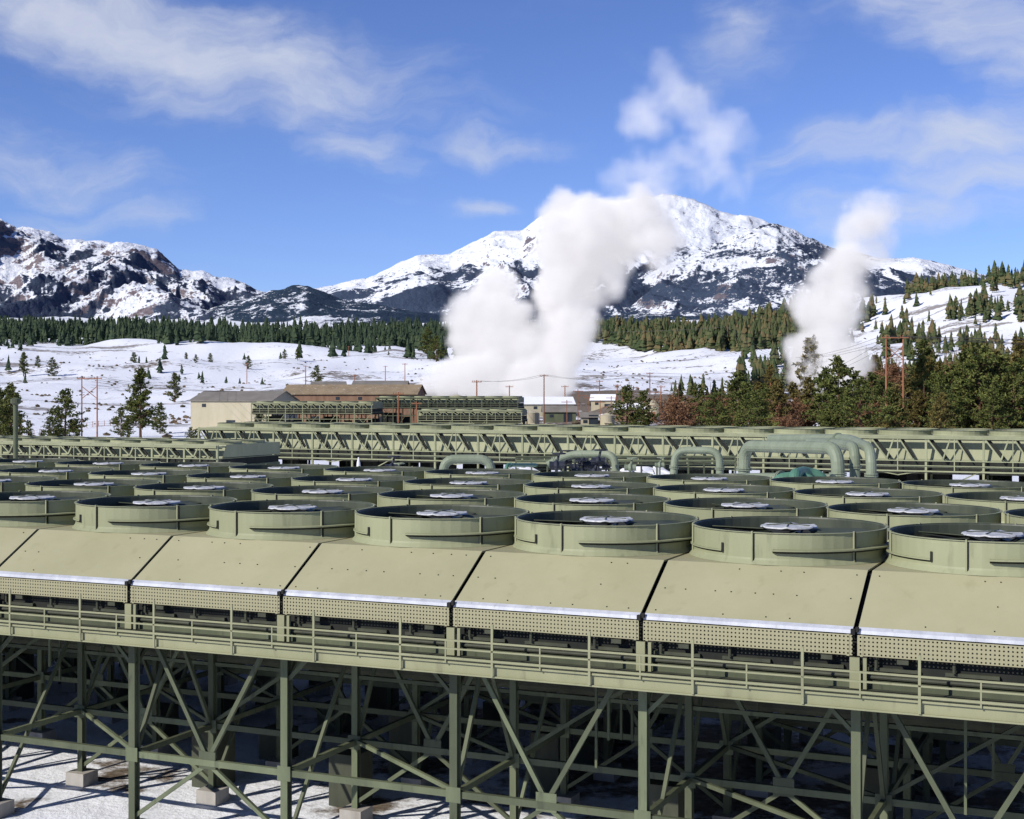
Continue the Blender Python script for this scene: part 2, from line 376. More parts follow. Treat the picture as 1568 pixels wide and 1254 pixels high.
# stacks
st=MB(); fan=MB(); disc=MB(); inn=MB()
R=3.14
rows=[(5.7,1.09),(13.85,1.09-3.6),(22.0,0.8),(30.1,1.09-3.3)]
for ri,(v,ph) in enumerate(rows):
    for kk in range(-12,6):
        u=ph+S*kk
        if u<uL+2.5 or u>uR-2.5: continue
        c=(u,v,ZT)
        n=56
        st.ring(c,[(R+0.14,0.005),(R+0.02,0.14),(R,0.2),(R,0.98),(R+0.05,0.98),(R+0.05,1.0),(R-0.03,1.0)],n)
        fan.ring(c,[(R-0.034,0.985),(R-0.05,0.94),(R-0.05,0.2),(R-0.3,0.02)],n)  # inner stack wall gets the dark blade colour, interior shade painted in
        for s_ in range(6):
            a=math.radians(-98+60*s_)
            dx,dy=math.cos(a),math.sin(a)
            st.beam((u+dx*(R+0.02),v+dy*(R+0.02),ZT+0.06),(u+dx*(R+0.02),v+dy*(R+0.02),ZT+1.03),0.05,0.12)
            inn.beam((u+dx*(R+0.02)+.045,v+dy*(R+0.02)+.003,ZT+0.08),(u+dx*(R+0.02)+.045,v+dy*(R+0.02)+.003,ZT+1.0),0.03,0.06)
        a0=math.radians(-168); a1=math.radians(-118)
        st.ring(c,[(R,0.34),(R+0.09,0.34),(R+0.09,0.38),(R,0.38)],16,0,a0,a1)
        inn.ring(c,[(R+.004,0.33),(R+0.07,0.33),(R+.004,0.28)],16,0,a0,a1)  # dark strip under the rib paints its shadow line
        inn.beam((u+math.cos(a1)*(R+0.03),v+math.sin(a1)*(R+0.03),ZT+0.30),(u+math.cos(a1)*(R+0.03),v+math.sin(a1)*(R+0.03),ZT+0.60),0.06,0.06)  # dark upright paints the shadow mark at the rib end
        st.ring(c,[(R,0.44),(R+0.20,0.44),(R+0.20,0.48),(R,0.50)],24,0,math.radians(-86),math.radians(10))
        inn.ring(c,[(R+.004,0.43),(R+0.17,0.43),(R+.004,0.36)],24,0,math.radians(-86),math.radians(10))  # dark strip under the long rib paints its shadow slit
        inn.ring(c,[(R-0.055,0.60),(0.01,0.60)],n)  # dark disc set high in the stack as painted interior shade
        zc=ZT+0.80
        nb=6; rot=random.random()*6
        for b in range(nb):
            a=rot+2*math.pi*b/nb; d=Vector((math.cos(a),math.sin(a),0)); p=Vector((-d.y,d.x,0))
            w0,w1=0.30,0.22; c0=Vector((u,v,zc-0.06))
            vs_=[c0+d*0.8-p*w0+Vector((0,0,-.10)),c0+d*0.8+p*w0+Vector((0,0,.10)),c0+d*(R-0.14)+p*w1+Vector((0,0,.04)),c0+d*(R-0.14)-p*w1+Vector((0,0,-.04))]
            fan.add(vs_+[q+Vector((0,0,-.03)) for q in vs_],[(0,1,2,3),(7,6,5,4),(0,4,5,1),(1,5,6,2),(2,6,7,3),(3,7,4,0)])
        vs_=[(u,v,ZT+1.0)];k=36
        for rr,zz in ((0.25,1.0),(0.92,0.955),(0.94,0.91),(0.3,0.8)):
            for i in range(k):
                a=2*math.pi*i/k+rot; vs_.append((u+rr*math.cos(a),v+rr*math.sin(a),ZT+zz+(0.03 if i%6==0 and rr>.4 else 0)))
        f_=[(0,1+i,1+(i+1)%k) for i in range(k)]
        for q in range(3):
            f_+=[(1+q*k+i,1+(q+1)*k+i,1+(q+1)*k+(i+1)%k,1+q*k+(i+1)%k) for i in range(k)]
        disc.add(vs_,f_)
        fan.tube([(u,v,ZT+0.9),(u,v,ZT+1.05)],0.12,10)
        for b in range(3):
            a=rot+2*math.pi*b/6; fan.beam((u-.8*math.cos(a),v-.8*math.sin(a),ZT+1.0),(u+.8*math.cos(a),v+.8*math.sin(a),ZT+1.0),.035,.03)
st.obj('fan_stacks',M_stack,bank,False); fan.obj('fan_blades_and_stack_shade',M_blade,bank); disc.obj('fan_hub_discs',M_white,bank); inn.obj('fan_plenums_and_rib_shadows',M_dark,bank)
# substructure
sub=MB(); ped=MB()
vr=[0.25,5.0,9.8,14.6,19.4,24.2,29.0,34.5]
ztop=7.8
rs=random.Random(3)
for ji,j in enumerate(joints):
    for vi,v in enumerate(vr):
        sub.ibeam((j,v,0.55),(j,v,ztop),0.24 if vi else 0.27)
        ped.box((j-0.45,v-0.45,-0.3),(j+0.45,v+0.45,0.55))
        sub.box((j-.3,v-.16,7.0),(j+.3,v-.145,7.5)); sub.box((j-.26,v-.16,2.75),(j+.26,v-.145,3.25))
        if vi<len(vr)-1:
            v2=vr[vi+1]
            sub.beam((j,v+.15,7.6),(j,v2-.15,7.6),0.2,0.4)
            sub.beam((j,v+.15,3.0),(j,v2-.15,3.0),0.16,0.20)
            if (ji+vi)%2==0:
                sub.beam((j,v+.15,3.1),(j,(v+v2)/2,7.4),0.13,0.14); sub.beam((j,v2-.15,3.1),(j,(v+v2)/2,7.4),0.13,0.14)
            else:
                sub.beam((j,v+.15,0.7),(j,v2-.15,6.9),0.12,0.13)
            sub.beam((j,v+.12,6.2),(j,v+1.4,7.4),0.11,0.12)
for ji in range(len(joints)-1):
    a,b=joints[ji],joints[ji+1]; mid=(a+b)/2
    for vi,v in enumerate(vr):
        sub.beam((a+.15,v,7.55),(b-.15,v,7.55),0.2,0.42)
        sub.beam((a+.15,v,3.0),(b-.15,v,3.0),0.18,0.22)
        if vi%2==1: sub.beam((a+.15,v,5.4),(b-.15,v,5.4),0.11,0.14)
        if (ji+vi)%2==0:
            sub.beam((a+0.75,v+0.02,7.35),(mid,v+0.02,3.1),0.13,0.15); sub.beam((b-0.75,v+0.02,7.35),(mid,v+0.02,3.1),0.13,0.15)
            sub.beam((a+.1,v+0.02,0.8),(mid-.1,v+0.02,2.9),0.13,0.14); sub.beam((b-.1,v+0.02,0.8),(mid+.1,v+0.02,2.9),0.13,0.14)
            sub.box((mid-.35,v-.07,2.8),(mid+.35,v-.055,3.4))
        else:
            sub.beam((a+0.1,v+0.02,6.2),(a+1.3,v+0.02,7.4),0.11,0.12); sub.beam((b-0.1,v+0.02,6.2),(b-1.3,v+0.02,7.4),0.11,0.12)
            if vi: sub.beam((a+.15,v+0.02,3.2),(b-.15,v+0.02,7.2),0.11,0.13)
        if vi<len(vr)-1:
            v2=vr[vi+1]
            if ji%2==0: sub.beam((a+.2,v+.2,7.35),(b-.2,v2-.2,7.35),0.12,0.14)
            else: sub.beam((a+.2,v2-.2,3.05),(b-.2,v+.2,3.05),0.12,0.14)
            for q in (1,2,3):
                uu=a+S*q/4; sub.beam((uu,v+.1,7.62),(uu,v2-.1,7.62),0.1,0.25)
            for _ in range(2):
                if rs.random()<.5:
                    uu=a+rs.uniform(1,5); vv=rs.uniform(v+1,v2-1); sub.beam((uu,vv,rs.uniform(3,5.6)),(uu,vv,7.7),0.08)
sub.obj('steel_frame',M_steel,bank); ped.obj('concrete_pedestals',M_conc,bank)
up=MB()
for v in (7.4,12.2,17.0,21.5,26.6,31.5):
    zz=4.6 if v%2<1 else 5.3
    up.tube([(uL+1,v,zz),(uR-1,v,zz)],0.33,14)
    for j in joints[:-1]:
        up.tube([(j+2,v,4.8),(j+2,v,7.8)],0.13,8); up.box((j+3,v-1.2,6.5),(j+4.2,v-.4,7.8))
        if rs.random()<.6: up.box((j+4.4,v-1,-.1),(j+5.6,v+.3,rs.uniform(1.2,2.6)))
up.obj('under_deck_pipes',M_hdr,bank)
ww=MB()
for ji in range(len(joints)-1):
    if ji%3==2: continue
    a,b=joints[ji]+.2,joints[ji+1]-.2
    for q in range(9):
        z=5.5+q*.24; ww.beam((a,19.2,z),(b,19.2,z),0.02,0.2)
    if ji%2:
        for q in range(9):
            z=5.5+q*.24; ww.beam((a,9.6,z),(b,9.6,z),0.02,0.2)
ww.obj('wind_wall_louvres',M_hdr,bank)

# ------------------------------------------------------------ light condenser banks behind
def lite_bank(loc,rz,u0,u1,s,ztop,zbot,zpan,zg,depth,rim=0.7,name='air_cooled_condenser',stack_rows=2,mat=None):
    e=empty(name,loc,rz); fr=MB(); pn=MB(); dk=MB(); stx=MB(); bl=MB(); bk=MB()
    mat=mat or M_frame
    n=max(1,int(round((u1-u0)/s))); s=(u1-u0)/n
    pn.add([(u0,0.9,zpan),(u1,0.9,zpan),(u1,1.6,ztop),(u0,1.6,ztop),(u1,depth,ztop),(u0,depth,ztop)],[(0,1,2,3),(3,2,4,5)])
    dk.box((u0,0.7,zpan-1.5),(u1,depth-.3,zpan-0.15))
    fr.box((u0,-0.25,zpan-1.25),(u1,-0.1,zpan-1.1)); fr.box((u0,0.86,zpan-0.1),(u1,0.98,zpan+0.04))
    fr.beam((u0,-0.2,zpan-0.1),(u1,-0.2,zpan-0.1),0.08); fr.beam((u0,-0.2,zpan-0.6),(u1,-0.2,zpan-0.6),0.07)
    fr.box((u0,-0.25,ztop-0.32),(u1,-0.05,ztop-0.02))
    dk.box((u0,-0.1,ztop-0.42),(u1,0.9,ztop-0.33))
    for i in range(n+1):
        u=u0+s*i
        fr.beam((u,0,zg),(u,0,ztop),0.22)
        for v in ([depth*.3,depth*.6,depth-.3]):
            bk.beam((u,v,zg),(u,v,zpan-0.9),0.22)
        bk.beam((u,0.2,zpan-1),(u,depth-.3,zpan-1),0.2,0.3)
        fr.beam((u,0,ztop-.2),(u,1.6,ztop-.2),0.16)
        if i<n:
            m_=u+s/2
            fr.beam((m_,-0.15,zpan-1.2),(m_,-0.15,ztop-.15),0.10)
            fr.beam((u+.2,-0.1,ztop-.35),(u+s*.30,-0.1,zpan+.1),0.12,0.14); fr.beam((u+s*.42,-0.1,ztop-.35),(u+s*.30,-0.1,zpan+.1),0.12,0.14)
            dk.beam((u+.45,0.3,ztop-.35),(u+s*.35,0.3,zpan+.15),0.12,0.30)  # dark bar behind the strut, a painted shadow line
            dk.beam((m_+.35,0.3,ztop-.35),(m_+s*.28,0.3,zpan+.15),0.12,0.30)  # second painted shadow bar in the half bay
            fr.beam((m_+.2,-0.1,ztop-.35),(m_+s*.26,-0.1,zpan+.1),0.12,0.14)
            for v in (0.0,depth*.6):
                t_=fr if v==0 else bk
                t_.beam((u,v,zbot+0.9),(u+s,v,zbot+0.9),0.13,0.14)
                if i%3==1: t_.beam((u,v,zg),(u+s,v,zpan-1),0.10)
                elif i%3==0: t_.beam((u,v,zpan-1.1),(u+s/2,v,zbot),0.10); t_.beam((u+s,v,zpan-1.1),(u+s/2,v,zbot),0.10)
            for rr in range(stack_rows):
                c=(m_,1.9+(s*.5)+rr*(s*1.05),ztop); r=s*.48
                stx.ring(c,[(r+.08,0.005),(r,0.12),(r,rim),(r+.06,rim),(r-.05,rim+.02),(r-.05,0.1)],28)
                dk.ring(c,[(r-.06,rim*.7),(0.01,rim*.7)],20)
                bl.ring(c,[(0.01,rim+.05),(.8,rim)],16)
    for (u) in (u0,u1):
        fr.beam((u,-0.2,zpan-0.1),(u,depth,zpan-0.1),0.07)
        pn.add([(u,0.9,zpan),(u,1.6,ztop),(u,depth,ztop),(u,depth,zpan)],[(0,1,2,3)])
    for q in range(int((u1-u0)/2)):
        uu=random.uniform(u0,u1-2); vv=random.uniform(2,depth-3); dk.box((uu,vv,zg),(uu+random.uniform(1,3.5),vv+1.5,zbot+random.uniform(.5,2)))
    fr.obj('steel_frame',mat,e); bk.obj('rear_steel_frame',M_steel,e); pn.obj('hood_panels',M_stack,e); dk.obj('tube_bundle_and_strut_shadows',M_dark,e); stx.obj('fan_stacks',M_stack,e); bl.obj('fan_hub_discs',M_stack,e)
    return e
lite_bank((0,167,0),-TH,-44,75,5.7,11.45,7.4,9.0,5.2,14,rim=.5)
lite_bank((0,138,0),-TH,-110,-34,4.2,10.35,7.2,9.0,5.2,12,rim=0.3)

# ------------------------------------------------------------ piping yard
def pipe(path,r,mat,fil=1.0,name='steam_pipe',flanges=True):
    mb=MB(); P=[W(*p) for p in path]
    mb.tube(P,r,14,fil=fil)
    if flanges:
        for p,q in ((P[0],P[1]),(P[-1],P[-2])):
            d=(q-p).normalized(); Ln=(q-p).length
            for t in (Ln-fil-.5,Ln-fil-.36): 
                if t>.3: mb.tube([p+d*t,p+d*(t+.09)],r*1.3,14)
    return mb.obj(name,mat,smooth=False)
def down(px,y): return (px, HY+ (CZ-5.3)*F/y, y)
pipe([down(679,112),(679,703,112),(752,703,112),down(752,112)],0.36,M_pipe)
pipe([(838,712,118),(872,695,118),(942,695,116),down(942,116)],0.30,M_pipe)
pipe([down(1026,116),(1034,689,116),(1102,690,115),down(1102,115)],0.30,M_pipe)
pipe([down(1138,112),(1140,683,112),(1283,686,98),down(1283,98)],0.46,M_pipe,1.4)
pipe([down(1309,99),(1309,684,99),(1283,680,104),(1240,677,112)],0.36,M_pipe)
pipe([down(1334,98),(1334,687,98),(1300,672,106),(1180,672,120)],0.36,M_pipe,1.4)
pipe([(880,741,118),(1000,738,108),(1180,736,100),(1275,738,96)],0.55,M_pipe,0.5)
pipe([(1040,748,100),(1200,752,94),(1262,752,92)],0.3,M_pipe,0.5)
pipe([down(1186,93),(1186,733,93),(1222,729,93),(1246,736,92),down(1246,92)],0.34,M_teal,1.0)
pipe([down(1216,91),(1216,726,91),(1232,722,95),(1262,730,95),down(1262,95)],0.36,M_teal,0.8)
pipe([down(775,116),(775,712,116),(820,712,122)],0.16,M_teal,0.5)
def valve(px,py,y,sc=1.0,mat=M_black):
    mb=MB(); c=W(px,py,y)
    g=hgt(c.x,c.y)
    mb.tube([(c.x,c.y,g-.1),(c.x,c.y,c.z)],0.09*sc,8)
    mb.tube([(c.x-.4*sc,c.y,c.z),(c.x-.15*sc,c.y,c.z),(c.x,c.y,c.z),(c.x+.15*sc,c.y,c.z),(c.x+.4*sc,c.y,c.z)],[.22*sc,.2*sc,.32*sc,.2*sc,.22*sc],10)
    mb.tube([(c.x,c.y,c.z),(c.x+.15*sc,c.y,c.z+.65*sc)],0.07*sc,8)
    k=12
    pts=[(c.x+.15*sc+.35*sc*math.cos(2*math.pi*i/k),c.y+.35*sc*math.sin(2*math.pi*i/k),c.z+.65*sc) for i in range(k+1)]
    mb.tube(pts,0.045*sc,6); mb.tube([pts[0],pts[6]],0.03*sc,6); mb.tube([pts[3],pts[9]],0.03*sc,6)
    mb.obj('gate_valve',mat)
for i,(x,y_) in enumerate([(852,712),(866,706),(880,714),(893,706),(905,712),(916,706),(928,714),(885,722),(910,724),(600,716),(608,724),(1010,712),(965,716)]):
    valve(x,y_,116+random.uniform(-3,3),random.uniform(.8,1.5),M_black if i<10 else M_pipe)
rk=MB()
for x in range(790,1130,24):
    for yy in (124,132):
        p=W(x,705+random.uniform(-6,10),yy); g=hgt(p.x,p.y); rk.beam((p.x,p.y,g-.1),p,0.14)
for yy,py in ((124,706),(132,712),(128,700)):
    a=W(790,py,yy); b=W(1126,py,yy); rk.tube([a,b],0.12,8); rk.tube([a+Vector((0,.5,-.4)),b+Vector((0,.5,-.4))],0.09,8)
rk.obj('pipe_rack',M_steel)
def blob(name,px,py,y,w,h,mat):
    mb=MB(); c=W(px,py,y); g=hgt(c.x,c.y)-.2; n=20;vs_=[];f_=[]
    for j in range(7):
        t=j/6; rr=math.cos(t*math.pi/2)
        for i in range(n):
            a=2*math.pi*i/n; q=1+.25*noise.noise(Vector((math.cos(a)*2+px,math.sin(a)*2,t*2)))
            vs_.append((c.x+w*rr*q*math.cos(a),c.y+w*.7*rr*q*math.sin(a),g+(c.z-g)*math.sin(t*math.pi/2)*q))
    for j in range(6):
        for i in range(n): f_.append((j*n+i,j*n+(i+1)%n,(j+1)*n+(i+1)%n,(j+1)*n+i))
    mb.add(vs_,f_); return mb.obj(name,mat,smooth=True)
M_snow=paint('snow',(0.76,0.78,0.83),(0.85,0.86,0.9),0.8,0.8)
blob('snow_pile',795,722,126,4,2,M_snow); blob('snow_pile',968,722,124,3,2,M_snow); blob('snow_pile',1000,718,128,4,2,M_snow); blob('snow_pile',585,722,140,2,2,M_snow)
vs1=MB(); b=W(549,735,130); tp=W(549,700,130)
vs1.tube([(b.x,b.y,5.3),(b.x,b.y,tp.z-1.3),(b.x,b.y,tp.z-1.0),(b.x,b.y,tp.z-.5),(b.x,b.y,tp.z)],[.34,.34,.2,.16,.05],14)
vs1.tube([(b.x,b.y,tp.z-2.0),(b.x,b.y,tp.z-1.9)],.42,14); vs1.obj('vent_silencer',M_whitep)
sp=MB(); b=W(24,720,120); tp=W(24,620,120)
sp.tube([(b.x,b.y,5),tp],0.2,14); sp.tube([tp,tp+Vector((0,0,.15)),tp+Vector((0,0,.5)),tp+Vector((0,0,.62))],[.2,.42,.42,.1],14)
sp.tube([(b.x,b.y,9),(b.x,b.y,9.12)],.3,14); sp.obj('vent_stack_pipe',M_steel)

# ------------------------------------------------------------ plant buildings in mid-ground
def shed(px0,px1,y,top,eave,base_h,depth,wall,roof,rz=0,name='metal_shed',snow=False):
    a=W(px0,eave,y); b=W(px1,eave,y); g=min(hgt(a.x,a.y),hgt(b.x,b.y))-.5
    e=empty(name,(a.x,a.y,0),rz); w=(b-a).length; ze=a.z; zt=W(px0,top,y).z
    mb=MB(); d=depth
    mb.add([(0,0,g),(w,0,g),(w,d,g),(0,d,g),(0,0,ze),(w,0,ze),(w,d,ze),(0,d,ze),(0,d/2,zt),(w,d/2,zt)],
           [(0,1,5,4),(2,3,7,6),(3,0,4,8,7),(1,2,6,9,5)])
    mb.obj('walls',wall,e)
    r=MB(); o=.5
    def sl(y0,z0,y1,z1): r.add([(-o,y0,z0),(w+o,y0,z0),(w+o,y1,z1),(-o,y1,z1),(-o,y0,z0-.15),(w+o,y0,z0-.15),(w+o,y1,z1-.15),(-o,y1,z1-.15)],[(0,1,2,3),(4,7,6,5),(0,4,5,1),(2,6,7,3),(0,3,7,4),(1,5,6,2)])
    k=(zt-ze)/(d/2); sl(-o,ze-o*k+.1,d/2,zt+.1); sl(d+o,ze-o*k+.1,d/2+.002,zt+.1)
    r.obj('roof',roof,e)
    dd=MB(); nb=max(2,int(w/6))
    for i in range(nb):
        u=w*(i+.5)/nb
        if i%3==1: dd.box((u-1.3,-.06,g),(u+1.3,-.01,g+3.4))
        else: dd.box((u-.6,-.06,ze-1.8),(u+.6,-.01,ze-.9))
    dd.box((-.06,d*.35,g),(-.01,d*.65,g+3.6)); dd.obj('doors_and_windows',M_glass,e)
    return e
shed(292,425,390,599,613,0,18,M_tan,M_greyroof,math.radians(-14),'metal_shed')
shed(432,640,430,589,603,0,16,M_rust,M_brownroof,math.radians(-6),'long_roofed_building')
shed(480,530,500,584,592,0,10,M_tan,M_greyroof,math.radians(12),'metal_shed')
shed(540,622,520,583,590,0,12,M_tan,M_greyroof,0,'metal_shed')
shed(800,880,470,608,618,0,12,M_tan,M_snow,math.radians(6),'site_office')
shed(832,882,440,622,630,0,8,M_steel,M_greyroof,0,'metal_shed')
shed(905,940,500,604,612,0,8,M_tan,M_snow,math.radians(-8),'site_office')
shed(650,700,560,596,602,0,8,M_rust,M_greyroof,math.radians(8),'metal_shed')
shed(890,915,400,632,638,0,5,M_tan,M_greyroof,0,'site_office')
shed(942,985,430,618,626,0,7,M_rust,M_snow,math.radians(-5),'metal_shed')
def tank(px,py,y,r):
    c=W(px,py,y); g=hgt(c.x,c.y)-.4; mb=MB()
    mb.tube([(c.x,c.y,g),(c.x,c.y,c.z-.8),(c.x,c.y,c.z-.75),(c.x,c.y,c.z)],[r,r,r*1.02,.2],24)
    mb.beam((c.x+r+.1,c.y-.3,g),(c.x+r+.1,c.y-.3,c.z),.12); mb.tube([(c.x-r*.5,c.y-r-.1,g+1),(c.x+r*.5,c.y-r-.1,g+1)],.2,8)
    mb.obj('storage_tank',M_tan)
for t in ((448,596,450,3),(470,598,440,2.4),(700,604,430,2.6),(812,628,400,2.4),(1000,612,450,3),(930,632,400,2)): tank(*t)
lite_bank((*W(385,620,350)[:2],0),math.radians(-8),0,30,4.4,13.4,8.5,12.0,5,12,rim=.3,name='process_cooling_frame',mat=M_frame)
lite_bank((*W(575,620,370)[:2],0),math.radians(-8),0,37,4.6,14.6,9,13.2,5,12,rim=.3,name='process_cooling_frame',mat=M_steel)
lite_bank((*W(640,630,330)[:2],0),math.radians(-8),0,24,4.0,11.8,8,10.6,5,10,rim=.3,name='process_cooling_frame',mat=M_frame)
tf=MB()
for i,px in enumerate(range(868,1010,17)):
    y=420+ (i%3)*14; c=W(px,600,y); g=hgt(c.x,c.y)-.3; h=random.uniform(7,11)
    tf.beam((c.x,c.y,g),(c.x,c.y,g+h),.22); 
    tf.beam((c.x-1.6,c.y,g+h-.6),(c.x+1.6,c.y,g+h-.6),.18)
    if i%2: tf.beam((c.x,c.y,g+h-2),(c.x+3,c.y,g+h-2),.16); tf.box((c.x+.8,c.y-1,g),(c.x+3.2,c.y+1,g+3))
tf.obj('substation_gantry',M_wood)
fe=MB()
prev=None
for i in range(46):
    px=-20+i*9; y=330+i*4.2; c=W(px,600,y); g=hgt(c.x,c.y); fe.beam((c.x,c.y,g-.2),(c.x,c.y,g+1.5),.12)
    if prev:
        for z in (.6,1.3): fe.beam((prev[0],prev[1],prev[2]+z),(c.x,c.y,g+z),.04)
    prev=(c.x,c.y,g)
fe.obj('wire_fence',M_wood)

# ------------------------------------------------------------ utility poles
def pole(px,top,y,H=False,arms=1,w=0.17,name='utility_pole'):
    c=W(px,top,y); g=hgt(c.x,c.y)-.3; mb=MB()
    xs=[0] if not H else [-1.6,1.6]
    for x in xs: mb.tube([(c.x+x,c.y,g),(c.x+x,c.y,c.z)],[w,w*.7],8)
    for k in range(arms):
        z=c.z-.5-1.2*k; hw=1.3 if not H else 2.6
        mb.beam((c.x-hw,c.y-.15,z),(c.x+hw,c.y-.15,z),0.14,0.18)
        for x in (-hw+.15,-hw*.4,hw*.4,hw-.15): mb.tube([(c.x+x,c.y-.15,z+.1),(c.x+x,c.y-.15,z+.4)],0.07,6)
    if H:
        mb.beam((c.x-1.5,c.y,c.z-2.2),(c.x+1.5,c.y,c.z-4.6),0.13); mb.beam((c.x+1.5,c.y,c.z-2.2),(c.x-1.5,c.y,c.z-4.6),0.13)
    mb.obj(name,M_wood); return Vector((c.x,c.y,c.z-.2))
p1=pole(137,576,300,True,w=.17); p2=pole(1370,513,270,True,w=.2)
others=[(620,556,650),(730,582,380),(833,573,420),(543,573,560),(590,560,900),(995,570,520),(1180,563,560),(918,582,520),(378,556,1000),(468,560,800),(1240,590,420),(780,590,480),(865,590,500),(1135,585,600),(534,530,1300),(1066,596,500),(610,600,340),(638,615,360),(655,585,600),(700,590,560),(945,588,480),(1012,590,440)]
PP=[pole(x,t,y,w=.22 if y<700 else .3) for x,t,y in others]
def wires(ps,off):
    mb=MB()
    for o in off:
        pts=[]
        for a,b in zip(ps[:-1],ps[1:]):
            for k in range(12):
                t=k/12; p=a.lerp(b,t)+Vector((o,0,-4*t*(1-t)*0.018*(b-a).length)); pts.append(p)
        pts.append(ps[-1]+Vector((o,0,0))); mb.tube(pts,0.035,4,caps=False)
    mb.obj('power_line',M_wire)
wires([p1+Vector((-260,120,4)),p1,PP[3],PP[8]],(-2.4,0,2.4))
wires([PP[1],PP[2],PP[5],PP[6],p2,p2+Vector((220,-60,6))],(-1,1))
wires([W(700,500,900),W(1120,500,800),p2,p2+Vector((200,60,4))],(-2.4,0,2.4))

# ------------------------------------------------------------ detailed pines
def pine_mesh(seed,mat,broad=0.27,bare=0.12,bush=False):
    rnd=random.Random(seed); mb=MB()
    mb.tube([(0,0,-.03),(0.004,0,.3),(-.004,0.003,.65),(0,0,.97)],[.022,.017,.009,.002],7,0)
    nb=80
    for i in range(nb):
        t=bare+(0.97-bare)*(i/nb)**0.95
        L_=broad*(0.35+0.65*math.sin(min(1,(1-t)*1.8)*math.pi/2))*(1-t)**0.38*rnd.uniform(.55,1.15)+.012
        if t<bare+.12: L_*=rnd.uniform(.5,.95)
        a=rnd.uniform(0,2*math.pi); rise=rnd.uniform(-.1,.35) if not bush else rnd.uniform(.3,1.1)
        d=Vector((math.cos(a),math.sin(a),rise)); p0=Vector((0,0,t if not bush else t*.6)); 
        p1_=p0+d*L_*.6; p2_=p0+d*L_+Vector((0,0,.03))
        mb.tube([p0,p1_,p2_],[.006*(1.2-t),.004*(1.2-t),.0015],4,0,caps=False)
        nc=int(6+L_*34)
        for c in range(nc):
            s_=rnd.uniform(.25,1.05); cc=p0.lerp(p2_,s_)+Vector((rnd.gauss(0,.018),rnd.gauss(0,.018),rnd.gauss(0.006,.014)))
            sz=rnd.uniform(.018,.036)
            for q in range(5 if not bush else 4):
                ax=Vector((rnd.gauss(0,1),rnd.gauss(0,1),rnd.gauss(.4,.7))).normalized(); bx=ax.orthogonal().normalized()
                bx=(Matrix.Rotation(rnd.uniform(0,6.28),3,ax)@bx)
                tip=cc+ax*sz*rnd.uniform(.8,1.5); wf=.36 if not bush else .18
                mb.add([cc-bx*sz*wf-ax*sz*.3,cc+bx*sz*wf-ax*sz*.3,tip+bx*sz*.12,tip-bx*sz*.12],[(0,1,2,3)],1)
    me=bpy.data.meshes.new('pine_tree' if not bush else 'bare_shrub'); me.from_pydata(mb.v,[],mb.f); me.materials.append(M_bark); me.materials.append(mat)
    me.polygons.foreach_set('material_index',mb.mi); me.update(); return me
TM=[pine_mesh(i,M_pine if i%3 else M_olive,broad=[.30,.24,.33,.27,.42][i],bare=[.1,.14,.05,.16,.03][i]) for i in range(5)]
TM.append(pine_mesh(9,M_brown,broad=.45,bare=.05,bush=True))
def tree(px,top,y,kind=None):
    c=W(px,top,y); g=hgt(c.x,c.y); h=max(2.5,c.z-g+.2)
    kind=kind if kind is not None else random.randrange(5)
    o=bpy.data.objects.new('pine_tree' if kind<5 else 'bare_shrub',TM[kind])
    o.location=(c.x,c.y,g-.1); s_=h/0.99; o.scale=(s_,s_,s_); o.rotation_euler=(0,0,random.uniform(0,6.28)); scene.collection.objects.link(o)
TL=[(215,566,340,1),(100,598,300,4),(16,590,270,1),(78,640,285,4),(44,645,300,2),(185,625,350,4),(268,572,620,2),(245,618,380,2),(340,612,400,4),(398,620,380,1),(292,655,300,4),(30,640,330,3),(436,535,1250,2),(456,532,1200,1),(655,502,1300,2),(668,515,1250,4),(380,545,1100,2),(595,538,1300,2),(300,658,270,4),
    (4,600,300,2),(-14,585,290,4),(52,668,270,4),(66,660,260,2),(92,648,310,4),(118,655,320,2),(208,600,420,4),(196,640,330,2),(36,540,1000,1),(58,545,1050,2),(80,548,1000,4),(205,540,1150,2),(285,540,1150,1),(300,543,1100,4),(322,541,1150,2),(565,525,1500,1),(485,560,800,4),
    (960,592,330,4),(985,600,340,4),(1040,602,340,4),(1068,590,340,2),(1100,596,360,4),(1130,572,330,2),(1165,590,330,4),(1150,600,300,4),(1195,596,320,0),(1215,588,340,0),(1238,580,330,3),(1262,566,310,2),(1284,549,300,2),(1308,572,310,4),(1335,574,300,4),(1360,588,310,2),(1388,582,330,3),(1408,600,320,0),(1432,572,320,1),(1455,562,300,2),(1480,545,290,4),(1500,530,285,4),(1528,548,290,2),(1552,560,280,4),(1572,540,300,2),(1446,590,280,4),(1600,545,300,2),
    (1520,540,330,3),(1405,560,480,0),(1340,545,560,3),(1230,545,620,3),(1180,560,560,0),(1560,520,420,3)]
rt=random.Random(12)
for i in range(22): TL.append((rt.uniform(1060,1620),rt.uniform(572,612),rt.uniform(255,340),rt.choice([0,2,4,4,3])))
for i in range(20): TL.append((rt.uniform(1230,1620),rt.uniform(520,565),rt.uniform(420,640),rt.choice([0,1,2,3,3])))
for i in range(60): TL.append((rt.uniform(1000,1620),rt.uniform(580,618),rt.uniform(280,520),5))
for i in range(20): TL.append((rt.uniform(1180,1620),rt.uniform(530,570),rt.uniform(430,640),5))
for px,top,y,kd in TL: tree(px,top,y,kd)

